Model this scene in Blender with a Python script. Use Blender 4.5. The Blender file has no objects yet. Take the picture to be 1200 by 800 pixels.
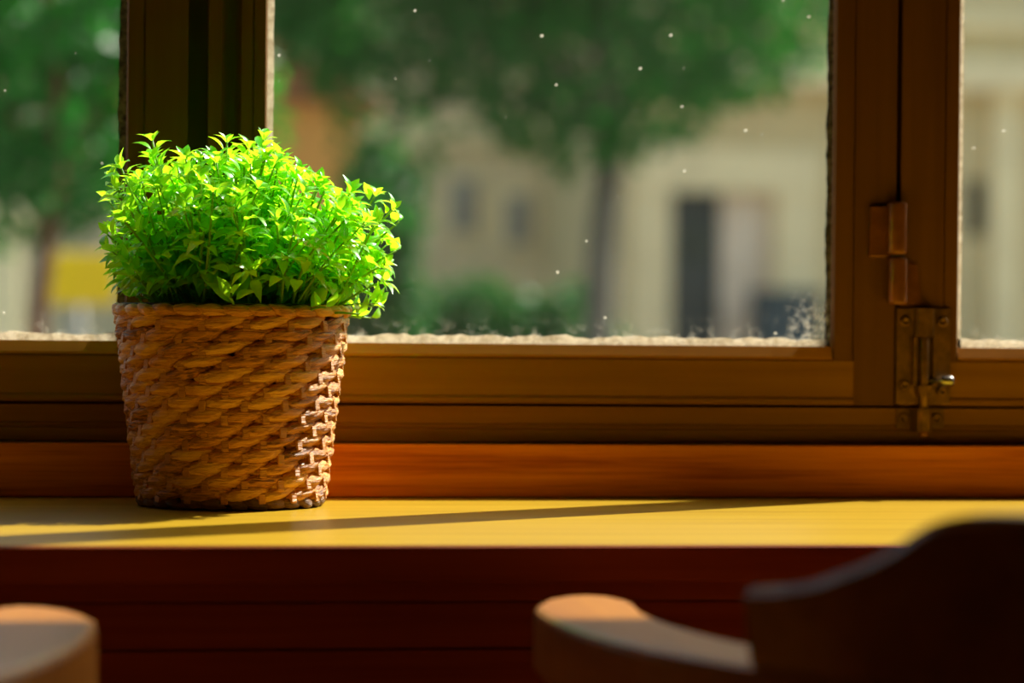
import bpy, bmesh, math, random
from mathutils import Vector, Matrix
PI = math.pi
S = bpy.context.scene
COL = S.collection
ZS = 0.76            # height of the sill top above the room floor; shapes below are written relative to the sill top

# ------------------------------------------------------------------ camera
cam_d = bpy.data.cameras.new('camera'); cam = bpy.data.objects.new('camera', cam_d); COL.objects.link(cam)
PSI, PITCH, ROLL = math.radians(7.6), 0.0090, 0.0095
cam_d.sensor_width = 36.0; cam_d.lens = 100.0; cam_d.clip_start = 0.05; cam_d.clip_end = 400
_fw = Vector((math.sin(PSI)*math.cos(PITCH), math.cos(PSI)*math.cos(PITCH), -math.sin(PITCH)))
_r0 = Vector((math.cos(PSI), -math.sin(PSI), 0)); _u0 = _r0.cross(_fw)
_R = math.cos(ROLL)*_r0 + math.sin(ROLL)*_u0; _U = -math.sin(ROLL)*_r0 + math.cos(ROLL)*_u0
M = Matrix((_R, _U, -_fw)).transposed().to_4x4()
M.translation = Vector((0, 0, 0.147 + ZS))
cam.matrix_world = M
cam_d.dof.use_dof = True; cam_d.dof.focus_distance = 2.12; cam_d.dof.aperture_fstop = 4.0
S.camera = cam

# ------------------------------------------------------------------ sky, sun, exposure
SUN_EL = math.radians(47); SUN_H = Vector((-0.835, -0.55, 0)).normalized()
w = bpy.data.worlds.new('sky'); S.world = w; w.use_nodes = True
nt = w.node_tree; nt.nodes.clear()
sky = nt.nodes.new('ShaderNodeTexSky'); sky.sky_type = 'NISHITA'; sky.sun_disc = False
sky.sun_elevation = SUN_EL; sky.sun_rotation = math.atan2(-SUN_H.x, -SUN_H.y)
sky.air_density = 1.0; sky.dust_density = 3.0; sky.ozone_density = 0.6
bg = nt.nodes.new('ShaderNodeBackground'); bg.inputs['Strength'].default_value = 0.34
wo = nt.nodes.new('ShaderNodeOutputWorld')
tint = nt.nodes.new('ShaderNodeMixRGB'); tint.blend_type = 'MULTIPLY'; tint.inputs[0].default_value = 1.0; tint.inputs[2].default_value = (1.0, 0.93, 0.74, 1)   # warm white balance
nt.links.new(sky.outputs[0], tint.inputs[1]); nt.links.new(tint.outputs[0], bg.inputs[0]); nt.links.new(bg.outputs[0], wo.inputs[0])
sun_d = bpy.data.lights.new('sun', 'SUN'); sun_d.energy = 14.0; sun_d.angle = math.radians(0.53); sun_d.color = (1.0, 0.95, 0.86)
sun = bpy.data.objects.new('sun', sun_d); COL.objects.link(sun)
_d = Vector((SUN_H.x*math.cos(SUN_EL), SUN_H.y*math.cos(SUN_EL), -math.sin(SUN_EL)))
sun.rotation_euler = _d.to_track_quat('-Z', 'Y').to_euler(); sun.location = (6, 8, 9)
vs = S.view_settings
S.display_settings.display_device = 'sRGB'
vs.view_transform = 'Standard'; vs.look = 'None'; vs.exposure = 0.0; vs.gamma = 1.0; vs.use_curve_mapping = False
S.cycles.use_denoising = True
S.cycles.max_bounces = 14; S.cycles.diffuse_bounces = 6; S.cycles.glossy_bounces = 4
S.cycles.transparent_max_bounces = 24; S.cycles.sample_clamp_indirect = 8.0
S.cycles.caustics_reflective = False; S.cycles.caustics_refractive = False

# ------------------------------------------------------------------ material helpers
class NT:
    def __init__(s, name):
        s.m = bpy.data.materials.new(name); s.m.use_nodes = True
        s.t = s.m.node_tree; s.t.nodes.clear()
        s.out = s.n('OutputMaterial')
    def n(s, kind, **kw):
        nd = s.t.nodes.new('ShaderNode' + kind)
        for k, v in kw.items():
            if k in nd.inputs.keys() and not hasattr(nd, k): nd.inputs[k].default_value = v
            else: setattr(nd, k, v)
        return nd
    def set(s, nd, **kw):
        for k, v in kw.items(): nd.inputs[k.replace('_', ' ')].default_value = v
        return nd
    def l(s, a, b): s.t.links.new(a, b)
    def surf(s, sh): s.l(sh, s.out.inputs['Surface'])
    def coords(s, scale, kind='Object'):
        tc = s.n('TexCoord'); mp = s.n('Mapping'); mp.inputs['Scale'].default_value = scale
        s.l(tc.outputs[kind], mp.inputs['Vector']); return mp.outputs[0]
    def noise(s, vec, scale, detail=4, rough=0.55):
        nd = s.n('TexNoise'); nd.inputs['Scale'].default_value = scale; nd.inputs['Detail'].default_value = detail
        nd.inputs['Roughness'].default_value = rough
        if vec is not None: s.l(vec, nd.inputs['Vector'])
        return nd.outputs[0]
    def ramp(s, fac, stops):
        r = s.n('ValToRGB'); e = r.color_ramp.elements
        while len(e) < len(stops): e.new(0.5)
        for el, (p, c) in zip(e, stops):
            el.position = p; el.color = c if len(c) == 4 else (*c, 1)
        s.l(fac, r.inputs[0]); return r.outputs[0]
    def math(s, op, a, b=None, clamp=False):
        m = s.n('Math'); m.operation = op; m.use_clamp = clamp
        for i, v in enumerate((a, b)):
            if v is None: continue
            if isinstance(v, (int, float)): m.inputs[i].default_value = v
            else: s.l(v, m.inputs[i])
        return m.outputs[0]
    def mixc(s, fac, a, b, mode='MIX'):
        m = s.n('MixRGB'); m.blend_type = mode
        for i, v in enumerate((fac, a, b)):
            if isinstance(v, (int, float)): m.inputs[i].default_value = v
            elif isinstance(v, tuple): m.inputs[i].default_value = (*v, 1) if len(v) == 3 else v
            else: s.l(v, m.inputs[i])
        return m.outputs[0]
    def bump(s, h, strength, dist):
        b = s.n('Bump'); b.inputs['Strength'].default_value = strength; b.inputs['Distance'].default_value = dist
        s.l(h, b.inputs['Height']); return b.outputs[0]
    def pbsdf(s, color, rough=0.5, metal=0.0, coat=0.0, coat_rough=0.1, normal=None, spec=0.5):
        p = s.n('BsdfPrincipled')
        for nm, v in (('Base Color', color), ('Roughness', rough), ('Metallic', metal), ('Coat Weight', coat), ('Coat Roughness', coat_rough), ('Specular IOR Level', spec)):
            if isinstance(v, tuple): p.inputs[nm].default_value = (*v, 1)
            elif isinstance(v, (int, float)): p.inputs[nm].default_value = v
            else: s.l(v, p.inputs[nm])
        if normal is not None: s.l(normal, p.inputs['Normal'])
        return p.outputs[0]

def wood(name, c_dark, c_mid, c_light, axis=0, grain=1.0, rough=0.4, coat=0.0, bump=0.15, spec=0.4):
    t = NT(name)
    sc = [38*grain]*3; sc[axis] = 1.6*grain
    v = t.coords(tuple(sc))
    n1 = t.noise(v, 1.0, 5, 0.6)
    sc2 = [240*grain]*3; sc2[axis] = 5*grain
    n2 = t.noise(t.coords(tuple(sc2)), 1.0, 3, 0.6)
    f = t.math('ADD', t.math('MULTIPLY', n1, 0.7), t.math('MULTIPLY', n2, 0.3))
    col = t.ramp(f, [(0.33, c_dark), (0.5, c_mid), (0.68, c_light)])
    nr = t.bump(n2, bump, 0.0006)
    t.surf(t.pbsdf(col, rough, coat=coat, coat_rough=0.18, normal=nr, spec=spec))
    return t.m

def paint(name, col, col2, rough=0.38, chip=None, axis=2):
    t = NT(name)
    sc = [70]*3; sc[axis] = 3
    n = t.noise(t.coords(tuple(sc)), 1.0, 4)
    c = t.mixc(t.ramp(n, [(0.35, (0, 0, 0)), (0.7, (1, 1, 1))]), col, col2)
    if chip:
        n2 = t.noise(t.coords((1, 1, 1)), 55.0, 5, 0.7)
        c = t.mixc(t.ramp(n2, [(0.70, (0, 0, 0)), (0.73, (1, 1, 1))]), c, chip)
    nr = t.bump(n, 0.12, 0.0006)
    t.surf(t.pbsdf(c, rough, normal=nr, spec=0.15)); return t.m

def plain(name, col, rough=0.6, metal=0.0, var=0.15, scale=6.0, coat=0.0, bump=0.0, bscale=40):
    t = NT(name)
    n = t.noise(t.coords((1, 1, 1)), scale, 4)
    c = t.mixc(t.ramp(n, [(0.3, (0, 0, 0)), (0.7, (1, 1, 1))]), tuple(x*(1-var) for x in col), tuple(min(1, x*(1+var)) for x in col))
    nr = None
    if bump: nr = t.bump(t.noise(t.coords((1, 1, 1)), bscale, 4), bump, 0.002)
    t.surf(t.pbsdf(c, rough, metal, coat=coat, normal=nr)); return t.m

def leafmat(name, c1, c2, trans1, trans2, tw=0.5, gloss=0.5, rough=0.35, nscale=60):
    t = NT(name)
    g = t.n('NewGeometry')
    n = t.noise(g.outputs['Position'], nscale, 3)
    f = t.ramp(n, [(0.3, (0, 0, 0)), (0.7, (1, 1, 1))])
    p = t.pbsdf(t.mixc(f, c1, c2), rough, spec=gloss, coat=0.6 if gloss > 0.8 else 0.0, coat_rough=0.22)
    tr = t.n('BsdfTranslucent'); t.l(t.mixc(f, trans1, trans2), tr.inputs['Color'])
    m = t.n('MixShader'); m.inputs[0].default_value = tw
    t.l(p, m.inputs[1]); t.l(tr.outputs[0], m.inputs[2]); t.surf(m.outputs[0]); return t.m

def strandmat(name, stops, rough=0.42, spec=0.6):
    t = NT(name)
    oi = t.n('ObjectInfo')
    v = t.coords((28, 420, 520))
    add = t.n('VectorMath'); add.operation = 'ADD'
    comb = t.n('CombineXYZ'); t.l(t.math('MULTIPLY', oi.outputs['Random'], 90.0), comb.inputs[0]); t.l(v, add.inputs[0]); t.l(comb.outputs[0], add.inputs[1])
    n = t.noise(add.outputs[0], 1.0, 4, 0.65)
    f = t.math('ADD', t.math('MULTIPLY', n, 0.75), t.math('MULTIPLY', oi.outputs['Random'], 0.25))
    col = t.ramp(f, stops)
    nr = t.bump(n, 1.0, 0.0032)
    t.surf(t.pbsdf(col, rough, normal=nr, spec=spec)); return t.m

MAT = {}
MAT['sill'] = wood('sill_wood', (0.335, 0.190, 0.010), (0.415, 0.253, 0.013), (0.465, 0.30, 0.020), 0, 1.0, 0.33, 0.0, spec=0.16)
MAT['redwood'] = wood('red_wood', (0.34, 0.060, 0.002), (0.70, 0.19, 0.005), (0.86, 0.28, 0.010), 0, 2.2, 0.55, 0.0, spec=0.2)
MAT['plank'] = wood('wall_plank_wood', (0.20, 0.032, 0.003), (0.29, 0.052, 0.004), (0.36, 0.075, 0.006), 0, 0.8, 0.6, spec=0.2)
MAT['frame_h'] = paint('brown_frame_paint_along_lit', (0.24, 0.105, 0.009), (0.32, 0.145, 0.013), 0.5, (0.42, 0.17, 0.03), 0)  # same paint as the stiles, with light bounced off the sill in its colour
MAT['frame_v'] = paint('brown_frame_paint_up_shaded', (0.135, 0.056, 0.006), (0.175, 0.076, 0.008), 0.6, None, 2)  # same paint as the rails, the stiles' dimmer light darkened into its colour
MAT['bead'] = paint('brown_bead_paint_lit', (0.42, 0.175, 0.010), (0.54, 0.235, 0.014), 0.5, None, 0)  # frame brown lightened: the bounce light on the beads is put into the colour
MAT['chair'] = wood('chair_wood', (0.27, 0.084, 0.005), (0.375, 0.13, 0.008), (0.47, 0.18, 0.012), 1, 0.7, 0.34, 0.0, spec=0.4)
MAT['chairleg'] = wood('chair_leg_wood', (0.14, 0.045, 0.010), (0.20, 0.07, 0.016), (0.27, 0.10, 0.024), 2, 0.7, 0.35, 0.4)
MAT['bronze'] = plain('aged_bronze', (0.20, 0.10, 0.022), 0.42, 0.6, 0.35, 120)
MAT['hinge'] = plain('painted_hinge_metal', (0.26, 0.095, 0.016), 0.26, 0.35, 0.2, 90)
MAT['steel'] = plain('worn_steel', (0.45, 0.44, 0.42), 0.22, 0.9, 0.2, 60)
MAT['dark'] = plain('dark_gap', (0.02, 0.014, 0.006), 0.8)
MAT['plaster'] = plain('warm_plaster', (0.24, 0.14, 0.065), 0.85, 0, 0.08, 3, bump=0.2)
MAT['ceiling'] = plain('ceiling_plaster', (0.40, 0.31, 0.20), 0.9, 0, 0.05, 3)
MAT['floor'] = wood('floor_wood', (0.10, 0.045, 0.015), (0.15, 0.07, 0.024), (0.21, 0.10, 0.035), 1, 0.5, 0.4)
MAT['soil'] = plain('potting_soil', (0.035, 0.022, 0.012), 0.95, 0, 0.5, 90, bump=0.8, bscale=160)
MAT['pot'] = plain('dark_plastic_pot', (0.03, 0.028, 0.025), 0.5)
MAT['liner'] = plain('basket_inner_weave', (0.06, 0.022, 0.005), 0.7, 0, 0.4, 80)
MAT['strand'] = strandmat('water_hyacinth_strand', [(0.30, (0.20, 0.055, 0.005)), (0.45, (0.72, 0.275, 0.028)), (0.66, (1.0, 0.53, 0.10))])
MAT['stake'] = strandmat('basket_stake', [(0.25, (0.50, 0.18, 0.020)), (0.5, (0.68, 0.27, 0.035)), (0.75, (0.85, 0.38, 0.06))])
MAT['basestrand'] = strandmat('basket_base_strand', [(0.25, (0.06, 0.022, 0.005)), (0.5, (0.17, 0.068, 0.015)), (0.75, (0.30, 0.14, 0.034))])
MAT['leaf'] = leafmat('basil_leaf', (0.07, 0.52, 0.008), (0.22, 0.70, 0.014), (0.36, 0.93, 0.010), (0.74, 1.0, 0.030), 0.64, 1.0, 0.34, 70)
MAT['stem'] = leafmat('basil_stem', (0.20, 0.42, 0.03), (0.30, 0.50, 0.05), (0.4, 0.7, 0.05), (0.5, 0.8, 0.08), 0.3, 0.4, 0.4)
MAT['tree'] = leafmat('tree_leaf', (0.006, 0.085, 0.010), (0.018, 0.14, 0.018), (0.012, 0.22, 0.012), (0.05, 0.34, 0.03), 0.35, 0.25, 0.5, 1.5)
MAT['hedge'] = leafmat('hedge_leaf', (0.010, 0.075, 0.016), (0.024, 0.11, 0.022), (0.015, 0.16, 0.02), (0.04, 0.22, 0.03), 0.3, 0.25, 0.5, 2.0)
MAT['bark'] = plain('bark', (0.15, 0.135, 0.11), 0.9, 0, 0.4, 20, bump=0.6)
MAT['barkbrown'] = plain('brown_bark', (0.22, 0.10, 0.06), 0.9, 0, 0.3, 20, bump=0.6)
MAT['facade'] = plain('beige_render', (0.70, 0.59, 0.34), 0.9, 0, 0.10, 1.2)
MAT['facade2'] = plain('cream_render', (0.80, 0.68, 0.44), 0.9, 0, 0.12, 1.0)
MAT['stone'] = plain('pale_stone', (0.92, 0.80, 0.50), 0.85, 0, 0.10, 2.0)
MAT['doorpale'] = plain('pale_painted_door', (0.86, 0.74, 0.60), 0.6, 0, 0.06, 2.0)
MAT['doordark'] = plain('dark_slate_door', (0.035, 0.048, 0.050), 0.35, 0, 0.2, 2.0)
MAT['darkglass'] = plain('dark_window_glass', (0.03, 0.05, 0.045), 0.12, 0, 0.2, 2.0)
MAT['bluebin'] = plain('blue_plastic', (0.028, 0.060, 0.085), 0.45)
MAT['terracotta'] = plain('terracotta_render', (0.95, 0.42, 0.11), 0.85, 0, 0.12, 2.0)
MAT['rooftile'] = plain('clay_roof_tile', (0.30, 0.11, 0.05), 0.85, 0, 0.25, 6.0)
MAT['yellow'] = plain('yellow_sign_enamel', (1.0, 0.66, 0.004), 0.5, 0, 0.05, 5.0)
MAT['greymetal'] = plain('grey_painted_metal', (0.30, 0.30, 0.29), 0.5, 0.2)
MAT['asphalt'] = plain('asphalt', (0.16, 0.155, 0.14), 0.9, 0, 0.2, 8, bump=0.4)
MAT['paving'] = plain('paving', (0.34, 0.31, 0.26), 0.9, 0, 0.15, 5)
MAT['extwall'] = plain('exterior_render', (0.60, 0.56, 0.48), 0.9, 0, 0.1, 4)

def glassmat(name, haze, seed, corner=None):
    t = NT(name)
    vec = t.coords((1, 1, 1))
    tp = t.n('BsdfTransparent'); tp.inputs[0].default_value = (0.96, 0.975, 0.96, 1)
    gl = t.n('BsdfGlossy'); gl.inputs['Roughness'].default_value = 0.015; gl.inputs['Color'].default_value = (1, 1, 1, 1)
    lw = t.n('LayerWeight'); lw.inputs[0].default_value = 0.5      # Schlick reflectance, the same from either side of the thin pane
    fr = t.math('ADD', t.math('MULTIPLY', t.math('POWER', lw.outputs['Facing'], 5.0), 0.96), 0.04)
    m1 = t.n('MixShader'); t.l(fr, m1.inputs[0]); t.l(tp.outputs[0], m1.inputs[1]); t.l(gl.outputs[0], m1.inputs[2])
    # dust specks: dots at random cell centres, only some cells, of random size
    def specks(scale, keep, rmin, rmax):
        v = t.n('TexVoronoi'); v.inputs['Scale'].default_value = scale; v.inputs['Randomness'].default_value = 1.0
        off = t.n('Mapping'); off.inputs['Location'].default_value = (seed*3.7, 0, seed*1.3); t.l(vec, off.inputs['Vector'])
        off.inputs['Scale'].default_value = (1, 0.0, 1); t.l(off.outputs[0], v.inputs['Vector'])
        sep = t.n('SeparateColor'); t.l(v.outputs['Color'], sep.inputs[0])
        on = t.math('GREATER_THAN', sep.outputs[0], 1-keep)
        rad = t.math('ADD', t.math('MULTIPLY', sep.outputs[1], rmax-rmin), rmin)
        inside = t.math('LESS_THAN', v.outputs['Distance'], rad)
        return t.math('MULTIPLY', on, inside)
    sp = t.math('ADD', specks(75, 0.42, 0.02, 0.075), specks(26, 0.06, 0.02, 0.045), True)
    # smears and grime that get thicker near the bottom edge and the lower corners of the pane
    sx = t.n('SeparateXYZ'); t.l(t.n('TexCoord').outputs['Object'], sx.inputs[0])
    low = t.ramp(sx.outputs[2], [(0.0, (1, 1, 1)), (0.130, (0.8, 0.8, 0.8)), (0.138, (0.2, 0.2, 0.2)), (0.150, (0, 0, 0))])
    gr = t.ramp(t.noise(vec, 90, 6, 0.7), [(0.52, (0, 0, 0)), (0.66, (1, 1, 1))])
    film = t.ramp(t.noise(vec, 7, 4, 0.6), [(0.3, (0.35, 0.35, 0.35)), (0.75, (1, 1, 1))])
    dirt = t.math('ADD', t.math('MULTIPLY', t.math('MULTIPLY', low, gr), 0.3), t.math('MULTIPLY', film, haze))
    if corner:     # dried splashes in the lower corner
        mx = t.n('MapRange'); t.l(sx.outputs[0], mx.inputs[0]); mx.inputs[1].default_value = corner[0]; mx.inputs[2].default_value = corner[1]
        mz = t.n('MapRange'); t.l(sx.outputs[2], mz.inputs[0]); mz.inputs[1].default_value = 0.175; mz.inputs[2].default_value = 0.130
        cm = t.math('MULTIPLY', t.math('MULTIPLY', mx.outputs[0], mz.outputs[0]), t.ramp(t.noise(vec, 170, 5, 0.7), [(0.50, (0, 0, 0)), (0.60, (1, 1, 1))]))
        dirt = t.math('ADD', dirt, t.math('MULTIPLY', cm, 0.8))
    dirt = t.math('ADD', dirt, t.math('MULTIPLY', sp, 0.7), True)
    di = t.n('BsdfDiffuse'); di.inputs[0].default_value = (0.75, 0.72, 0.62, 1)
    tr = t.n('BsdfTranslucent'); tr.inputs[0].default_value = (0.80, 0.78, 0.66, 1)
    m2 = t.n('MixShader'); m2.inputs[0].default_value = 0.5; t.l(di.outputs[0], m2.inputs[1]); t.l(tr.outputs[0], m2.inputs[2])
    m3 = t.n('MixShader'); t.l(dirt, m3.inputs[0]); t.l(m1.outputs[0], m3.inputs[1]); t.l(m2.outputs[0], m3.inputs[2])
    t.surf(m3.outputs[0]); return t.m
MAT['glass1'] = glassmat('dusty_glass_a', 0.005, 1)
MAT['glass2'] = glassmat('dusty_glass_b', 0.009, 2, (0.535, 0.575))
MAT['glass3'] = glassmat('dusty_glass_c', 0.012, 3)
def puttymat(name, a, b, tw):
    t = NT(name)
    n = t.noise(t.coords((1, 1, 1)), 160, 5, 0.7)
    c = t.ramp(n, [(0.36, a), (0.62, b)])
    p = t.pbsdf(c, 0.7); tr = t.n('BsdfTranslucent'); t.l(c, tr.inputs[0])
    m = t.n('MixShader'); m.inputs[0].default_value = tw; t.l(p, m.inputs[1]); t.l(tr.outputs[0], m.inputs[2]); t.surf(m.outputs[0]); return t.m
MAT['putty'] = puttymat('white_glazing_putty', (0.52, 0.46, 0.36), (0.85, 0.80, 0.70), 0.6)
MAT['oldputty'] = puttymat('old_grey_putty', (0.06, 0.05, 0.035), (0.42, 0.38, 0.28), 0.25)

# ------------------------------------------------------------------ mesh helpers
def link(name, me, mat=None, parent=None, smooth=False):
    o = bpy.data.objects.new(name, me); COL.objects.link(o)
    if mat is not None and not me.materials: me.materials.append(MAT[mat] if isinstance(mat, str) else mat)
    if smooth:
        for p in me.polygons: p.use_smooth = True
    if parent is not None: o.parent = parent
    return o
def mesh(name, verts, faces):
    me = bpy.data.meshes.new(name); me.from_pydata([tuple(v) for v in verts], [], faces); me.update(); return me
def fix(me):
    bm = bmesh.new(); bm.from_mesh(me); bmesh.ops.recalc_face_normals(bm, faces=bm.faces); bm.to_mesh(me); bm.free(); return me
def empty(name, loc=(0, 0, 0)):
    o = bpy.data.objects.new(name, None); COL.objects.link(o); o.location = loc; o.empty_display_size = 0.05; return o
def tag(o, label=None, cat=None, group=None, kind=None):
    if label: o['label'] = label
    if cat: o['category'] = cat
    if group: o['group'] = group
    if kind: o['kind'] = kind
    return o
def boxdata(x0, x1, y0, y1, z0, z1, b=0.0):
    bm = bmesh.new(); bmesh.ops.create_cube(bm, size=1.0)
    for v in bm.verts:
        v.co = Vector(((x0+x1)/2+v.co.x*(x1-x0), (y0+y1)/2+v.co.y*(y1-y0), (z0+z1)/2+v.co.z*(z1-z0)))
    if b: bmesh.ops.bevel(bm, geom=bm.edges[:], offset=b, segments=2, profile=0.6, affect='EDGES', clamp_overlap=True)
    return bm
def frombm(name, bm):
    me = bpy.data.meshes.new(name); bm.to_mesh(me); bm.free(); return me
def box(name, ex, mat, parent=None, b=0.0):
    return link(name, frombm(name, boxdata(*ex, b)), mat, parent)
def prism(name, prof, axis, a0, a1, mat, parent=None, m0=None, m1=None):
    """extrude profile polygon along axis ('x': (y,z) points, 'z': (x,y), 'y': (x,z))"""
    n = len(prof); vs = []
    for a in (a0, a1):
        for p, q in prof:
            vs.append((a, p, q) if axis == 'x' else (p, q, a) if axis == 'z' else (p, a, q))
    fs = [tuple(range(n)), tuple(range(2*n-1, n-1, -1))] + [(i, (i+1) % n, n+(i+1) % n, n+i) for i in range(n)]
    return link(name, fix(mesh(name, vs, fs)), mat, parent)
def lathe(name, prof, mat=None, parent=None, seg=20, T=None, smooth=True):
    vs = []; fs = []
    for r, z in prof:
        for i in range(seg):
            a = 2*PI*i/seg; vs.append(Vector((r*math.cos(a), r*math.sin(a), z)))
    for k in range(len(prof)-1):
        for i in range(seg):
            j = (i+1) % seg; fs.append((k*seg+i, k*seg+j, (k+1)*seg+j, (k+1)*seg+i))
    if prof[0][0] > 1e-5: fs.append(tuple(range(seg-1, -1, -1)))
    if prof[-1][0] > 1e-5: fs.append(tuple((len(prof)-1)*seg+i for i in range(seg)))
    if T is not None: vs = [T @ v for v in vs]
    me = mesh(name, vs, fs)
    o = link(name, me, mat, parent)
    if smooth:
        for p in me.polygons: p.use_smooth = len(p.vertices) == 4
    return o
def along(p0, p1):
    p0, p1 = Vector(p0), Vector(p1); d = p1-p0
    return Matrix.Translation(p0) @ d.to_track_quat('Z', 'Y').to_matrix().to_4x4(), d.length
def rod(name, p0, p1, r, mat, parent=None, seg=16, r1=None):
    T, L = along(p0, p1); e = min(r, L)*0.15; r1 = r if r1 is None else r1
    return lathe(name, [(r-e, 0), (r, e), (r1, L-e), (r1-e, L)], mat, parent, seg, T)
def sweep(name, pts, radii, mat, parent=None, seg=6):
    vs = []; fs = []
    pts = [Vector(p) for p in pts]
    for i, p in enumerate(pts):
        d = (pts[min(i+1, len(pts)-1)]-pts[max(i-1, 0)]).normalized()
        a = d.orthogonal().normalized(); b = d.cross(a)
        if i and (a.dot(pa) < 0.2): 
            a = (pa - d*pa.dot(d)).normalized(); b = d.cross(a)
        pa = a
        for k in range(seg):
            t = 2*PI*k/seg; vs.append(p+(a*math.cos(t)+b*math.sin(t))*radii[i])
    for i in range(len(pts)-1):
        for k in range(seg):
            j = (k+1) % seg; fs.append((i*seg+k, i*seg+j, (i+1)*seg+j, (i+1)*seg+k))
    fs.append(tuple(range(seg-1, -1, -1))); fs.append(tuple((len(pts)-1)*seg+i for i in range(seg)))
    return link(name, mesh(name, vs, fs), mat, parent, True)

# ------------------------------------------------------------------ room shell
RX0, RX1, RY0, RZ1 = -1.9, 3.0, -2.6, 1.95
OX0, OX1, HEAD = -0.62, 2.36, 1.62        # window opening
WY0, WY1 = 2.30, 2.44                      # front wall thickness
tag(box('floor', (RX0, RX1, RY0, WY1, -ZS-0.1, -ZS), 'floor'), 'dark wooden room floor under the chairs', kind='structure')
tag(box('ceiling', (RX0, RX1, RY0, WY1, RZ1, RZ1+0.1), 'ceiling'), 'plain ceiling of the room', kind='structure')
tag(box('wall_back', (RX0-0.1, RX1+0.1, RY0-0.1, RY0, -ZS-0.1, RZ1+0.1), 'plaster'), kind='structure')
tag(box('wall_left', (RX0-0.1, RX0, RY0, WY1, -ZS-0.1, RZ1+0.1), 'plaster'), kind='structure')
tag(box('wall_right', (RX1, RX1+0.1, RY0, WY1, -ZS-0.1, RZ1+0.1), 'plaster'), kind='structure')
bm = bmesh.new()
def addbox(bm, ex, b=0.0):
    t = boxdata(*ex, b); me = frombm('t', t); bm.from_mesh(me); bpy.data.meshes.remove(me)
addbox(bm, (RX0, OX0, WY0, WY1, -ZS, RZ1)); addbox(bm, (OX1, RX1, WY0, WY1, -ZS, RZ1))
addbox(bm, (OX0, OX1, WY0, WY1, HEAD, RZ1)); addbox(bm, (OX0, OX1, WY0, WY1, -ZS, 0.03))
addbox(bm, (RX0, RX1, WY1, WY1+0.02, -1.3, 0.03))
wf = link('wall_front', frombm('wall_front', bm), 'plaster')
tag(wf, kind='structure')
# panelling under the sill: boards stacked one above the other
pw = empty('wall_front_panelling', (0, 0, 0)); tag(pw, 'dark red wooden boards panelling the wall under the sill', kind='structure')
box('backing', (RX0, RX1, 1.905, 1.925, -ZS, -0.024), 'dark', pw)
zz = -0.0235; hs = [0.0195, 0.0315] + [0.058]*12
for i, h in enumerate(hs):
    if zz-h < -ZS+0.01: h = zz+ZS-0.002
    if h < 0.01: break
    y0 = 1.872 if i != 0 else 1.866
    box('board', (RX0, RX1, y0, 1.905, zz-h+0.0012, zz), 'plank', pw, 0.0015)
    zz -= h
# sill slab and upstand
sl = box('window_sill', (RX0, RX1, 1.812, 2.300, -0.0225, 0.0), 'sill', None, 0.0012)
tag(sl, 'deep varnished wooden window sill with sunlight across it', kind='structure')
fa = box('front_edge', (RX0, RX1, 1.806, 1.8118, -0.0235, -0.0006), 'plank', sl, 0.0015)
ub = box('trim_1', (RX0, RX1, 2.279, 2.299, 0.0006, 0.0428), 'redwood', None, 0.0010)
tag(ub, 'reddish orange wooden upstand board behind the sill', kind='structure')

# ------------------------------------------------------------------ windows
fixed = empty('trim_2'); tag(fixed, 'brown painted fixed window frame with bottom rail and mullion', kind='structure')
g = 0.0014
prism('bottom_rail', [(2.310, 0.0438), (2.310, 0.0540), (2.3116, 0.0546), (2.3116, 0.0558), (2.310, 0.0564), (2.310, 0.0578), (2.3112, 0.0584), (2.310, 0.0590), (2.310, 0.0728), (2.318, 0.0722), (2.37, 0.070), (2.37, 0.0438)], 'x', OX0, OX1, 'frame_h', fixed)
box('rail_light_stop', (OX0, OX1, 2.334, 2.37, 0.070, 0.092), 'frame_h', fixed)  # added out of view to block light leaking in under the sashes
box('stile_light_stop', (0.617, 0.643, 2.3335, 2.340, 0.092, 1.56), 'frame_v', fixed)  # added behind the meeting stiles to block light through their gap
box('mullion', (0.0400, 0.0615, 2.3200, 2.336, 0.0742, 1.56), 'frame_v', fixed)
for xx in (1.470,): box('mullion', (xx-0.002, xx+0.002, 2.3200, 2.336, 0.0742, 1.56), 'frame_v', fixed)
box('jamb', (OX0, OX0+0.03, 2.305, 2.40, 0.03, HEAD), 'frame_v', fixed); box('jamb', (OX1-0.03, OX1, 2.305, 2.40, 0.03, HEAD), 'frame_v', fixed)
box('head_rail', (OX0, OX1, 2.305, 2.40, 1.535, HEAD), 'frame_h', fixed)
box('outer_ledge', (OX0, OX1, 2.372, 2.52, 0.02, 0.060), 'extwall', fixed)

def putty(name, p0, p1, inward, width, depth, mat, parent, jit, seed, n=60):
    """triangular glazing fillet on the outer face of the glass from p0 to p1 (x,z), its free edge pointing 'inward'"""
    rnd = random.Random(seed); vs = []; fs = []; prev = 0
    Y = 2.3136
    for i in range(n+1):
        f = i/n; x = p0[0]+(p1[0]-p0[0])*f; z = p0[1]+(p1[1]-p0[1])*f
        prev = 0.55*prev + rnd.uniform(-1, 1)*jit
        wv = width+prev
        a = (x+inward[0]*wv, Y, z+inward[1]*wv)
        a2 = (x+inward[0]*wv, Y+0.0015, z+inward[1]*wv)
        b = (x-inward[0]*0.006, Y, z-inward[1]*0.006)
        c = (x-inward[0]*0.006, Y+depth, z-inward[1]*0.006)
        vs += [a, b, c, a2]
    for i in range(n):
        o = i*4
        for k in range(4): fs.append((o+k, o+(k+1) % 4, o+4+(k+1) % 4, o+4+k))
    fs += [(0, 1, 2, 3), tuple(n*4+k for k in (3, 2, 1, 0))]
    return link(name, fix(mesh(name, vs, fs)), mat, parent)

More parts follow.
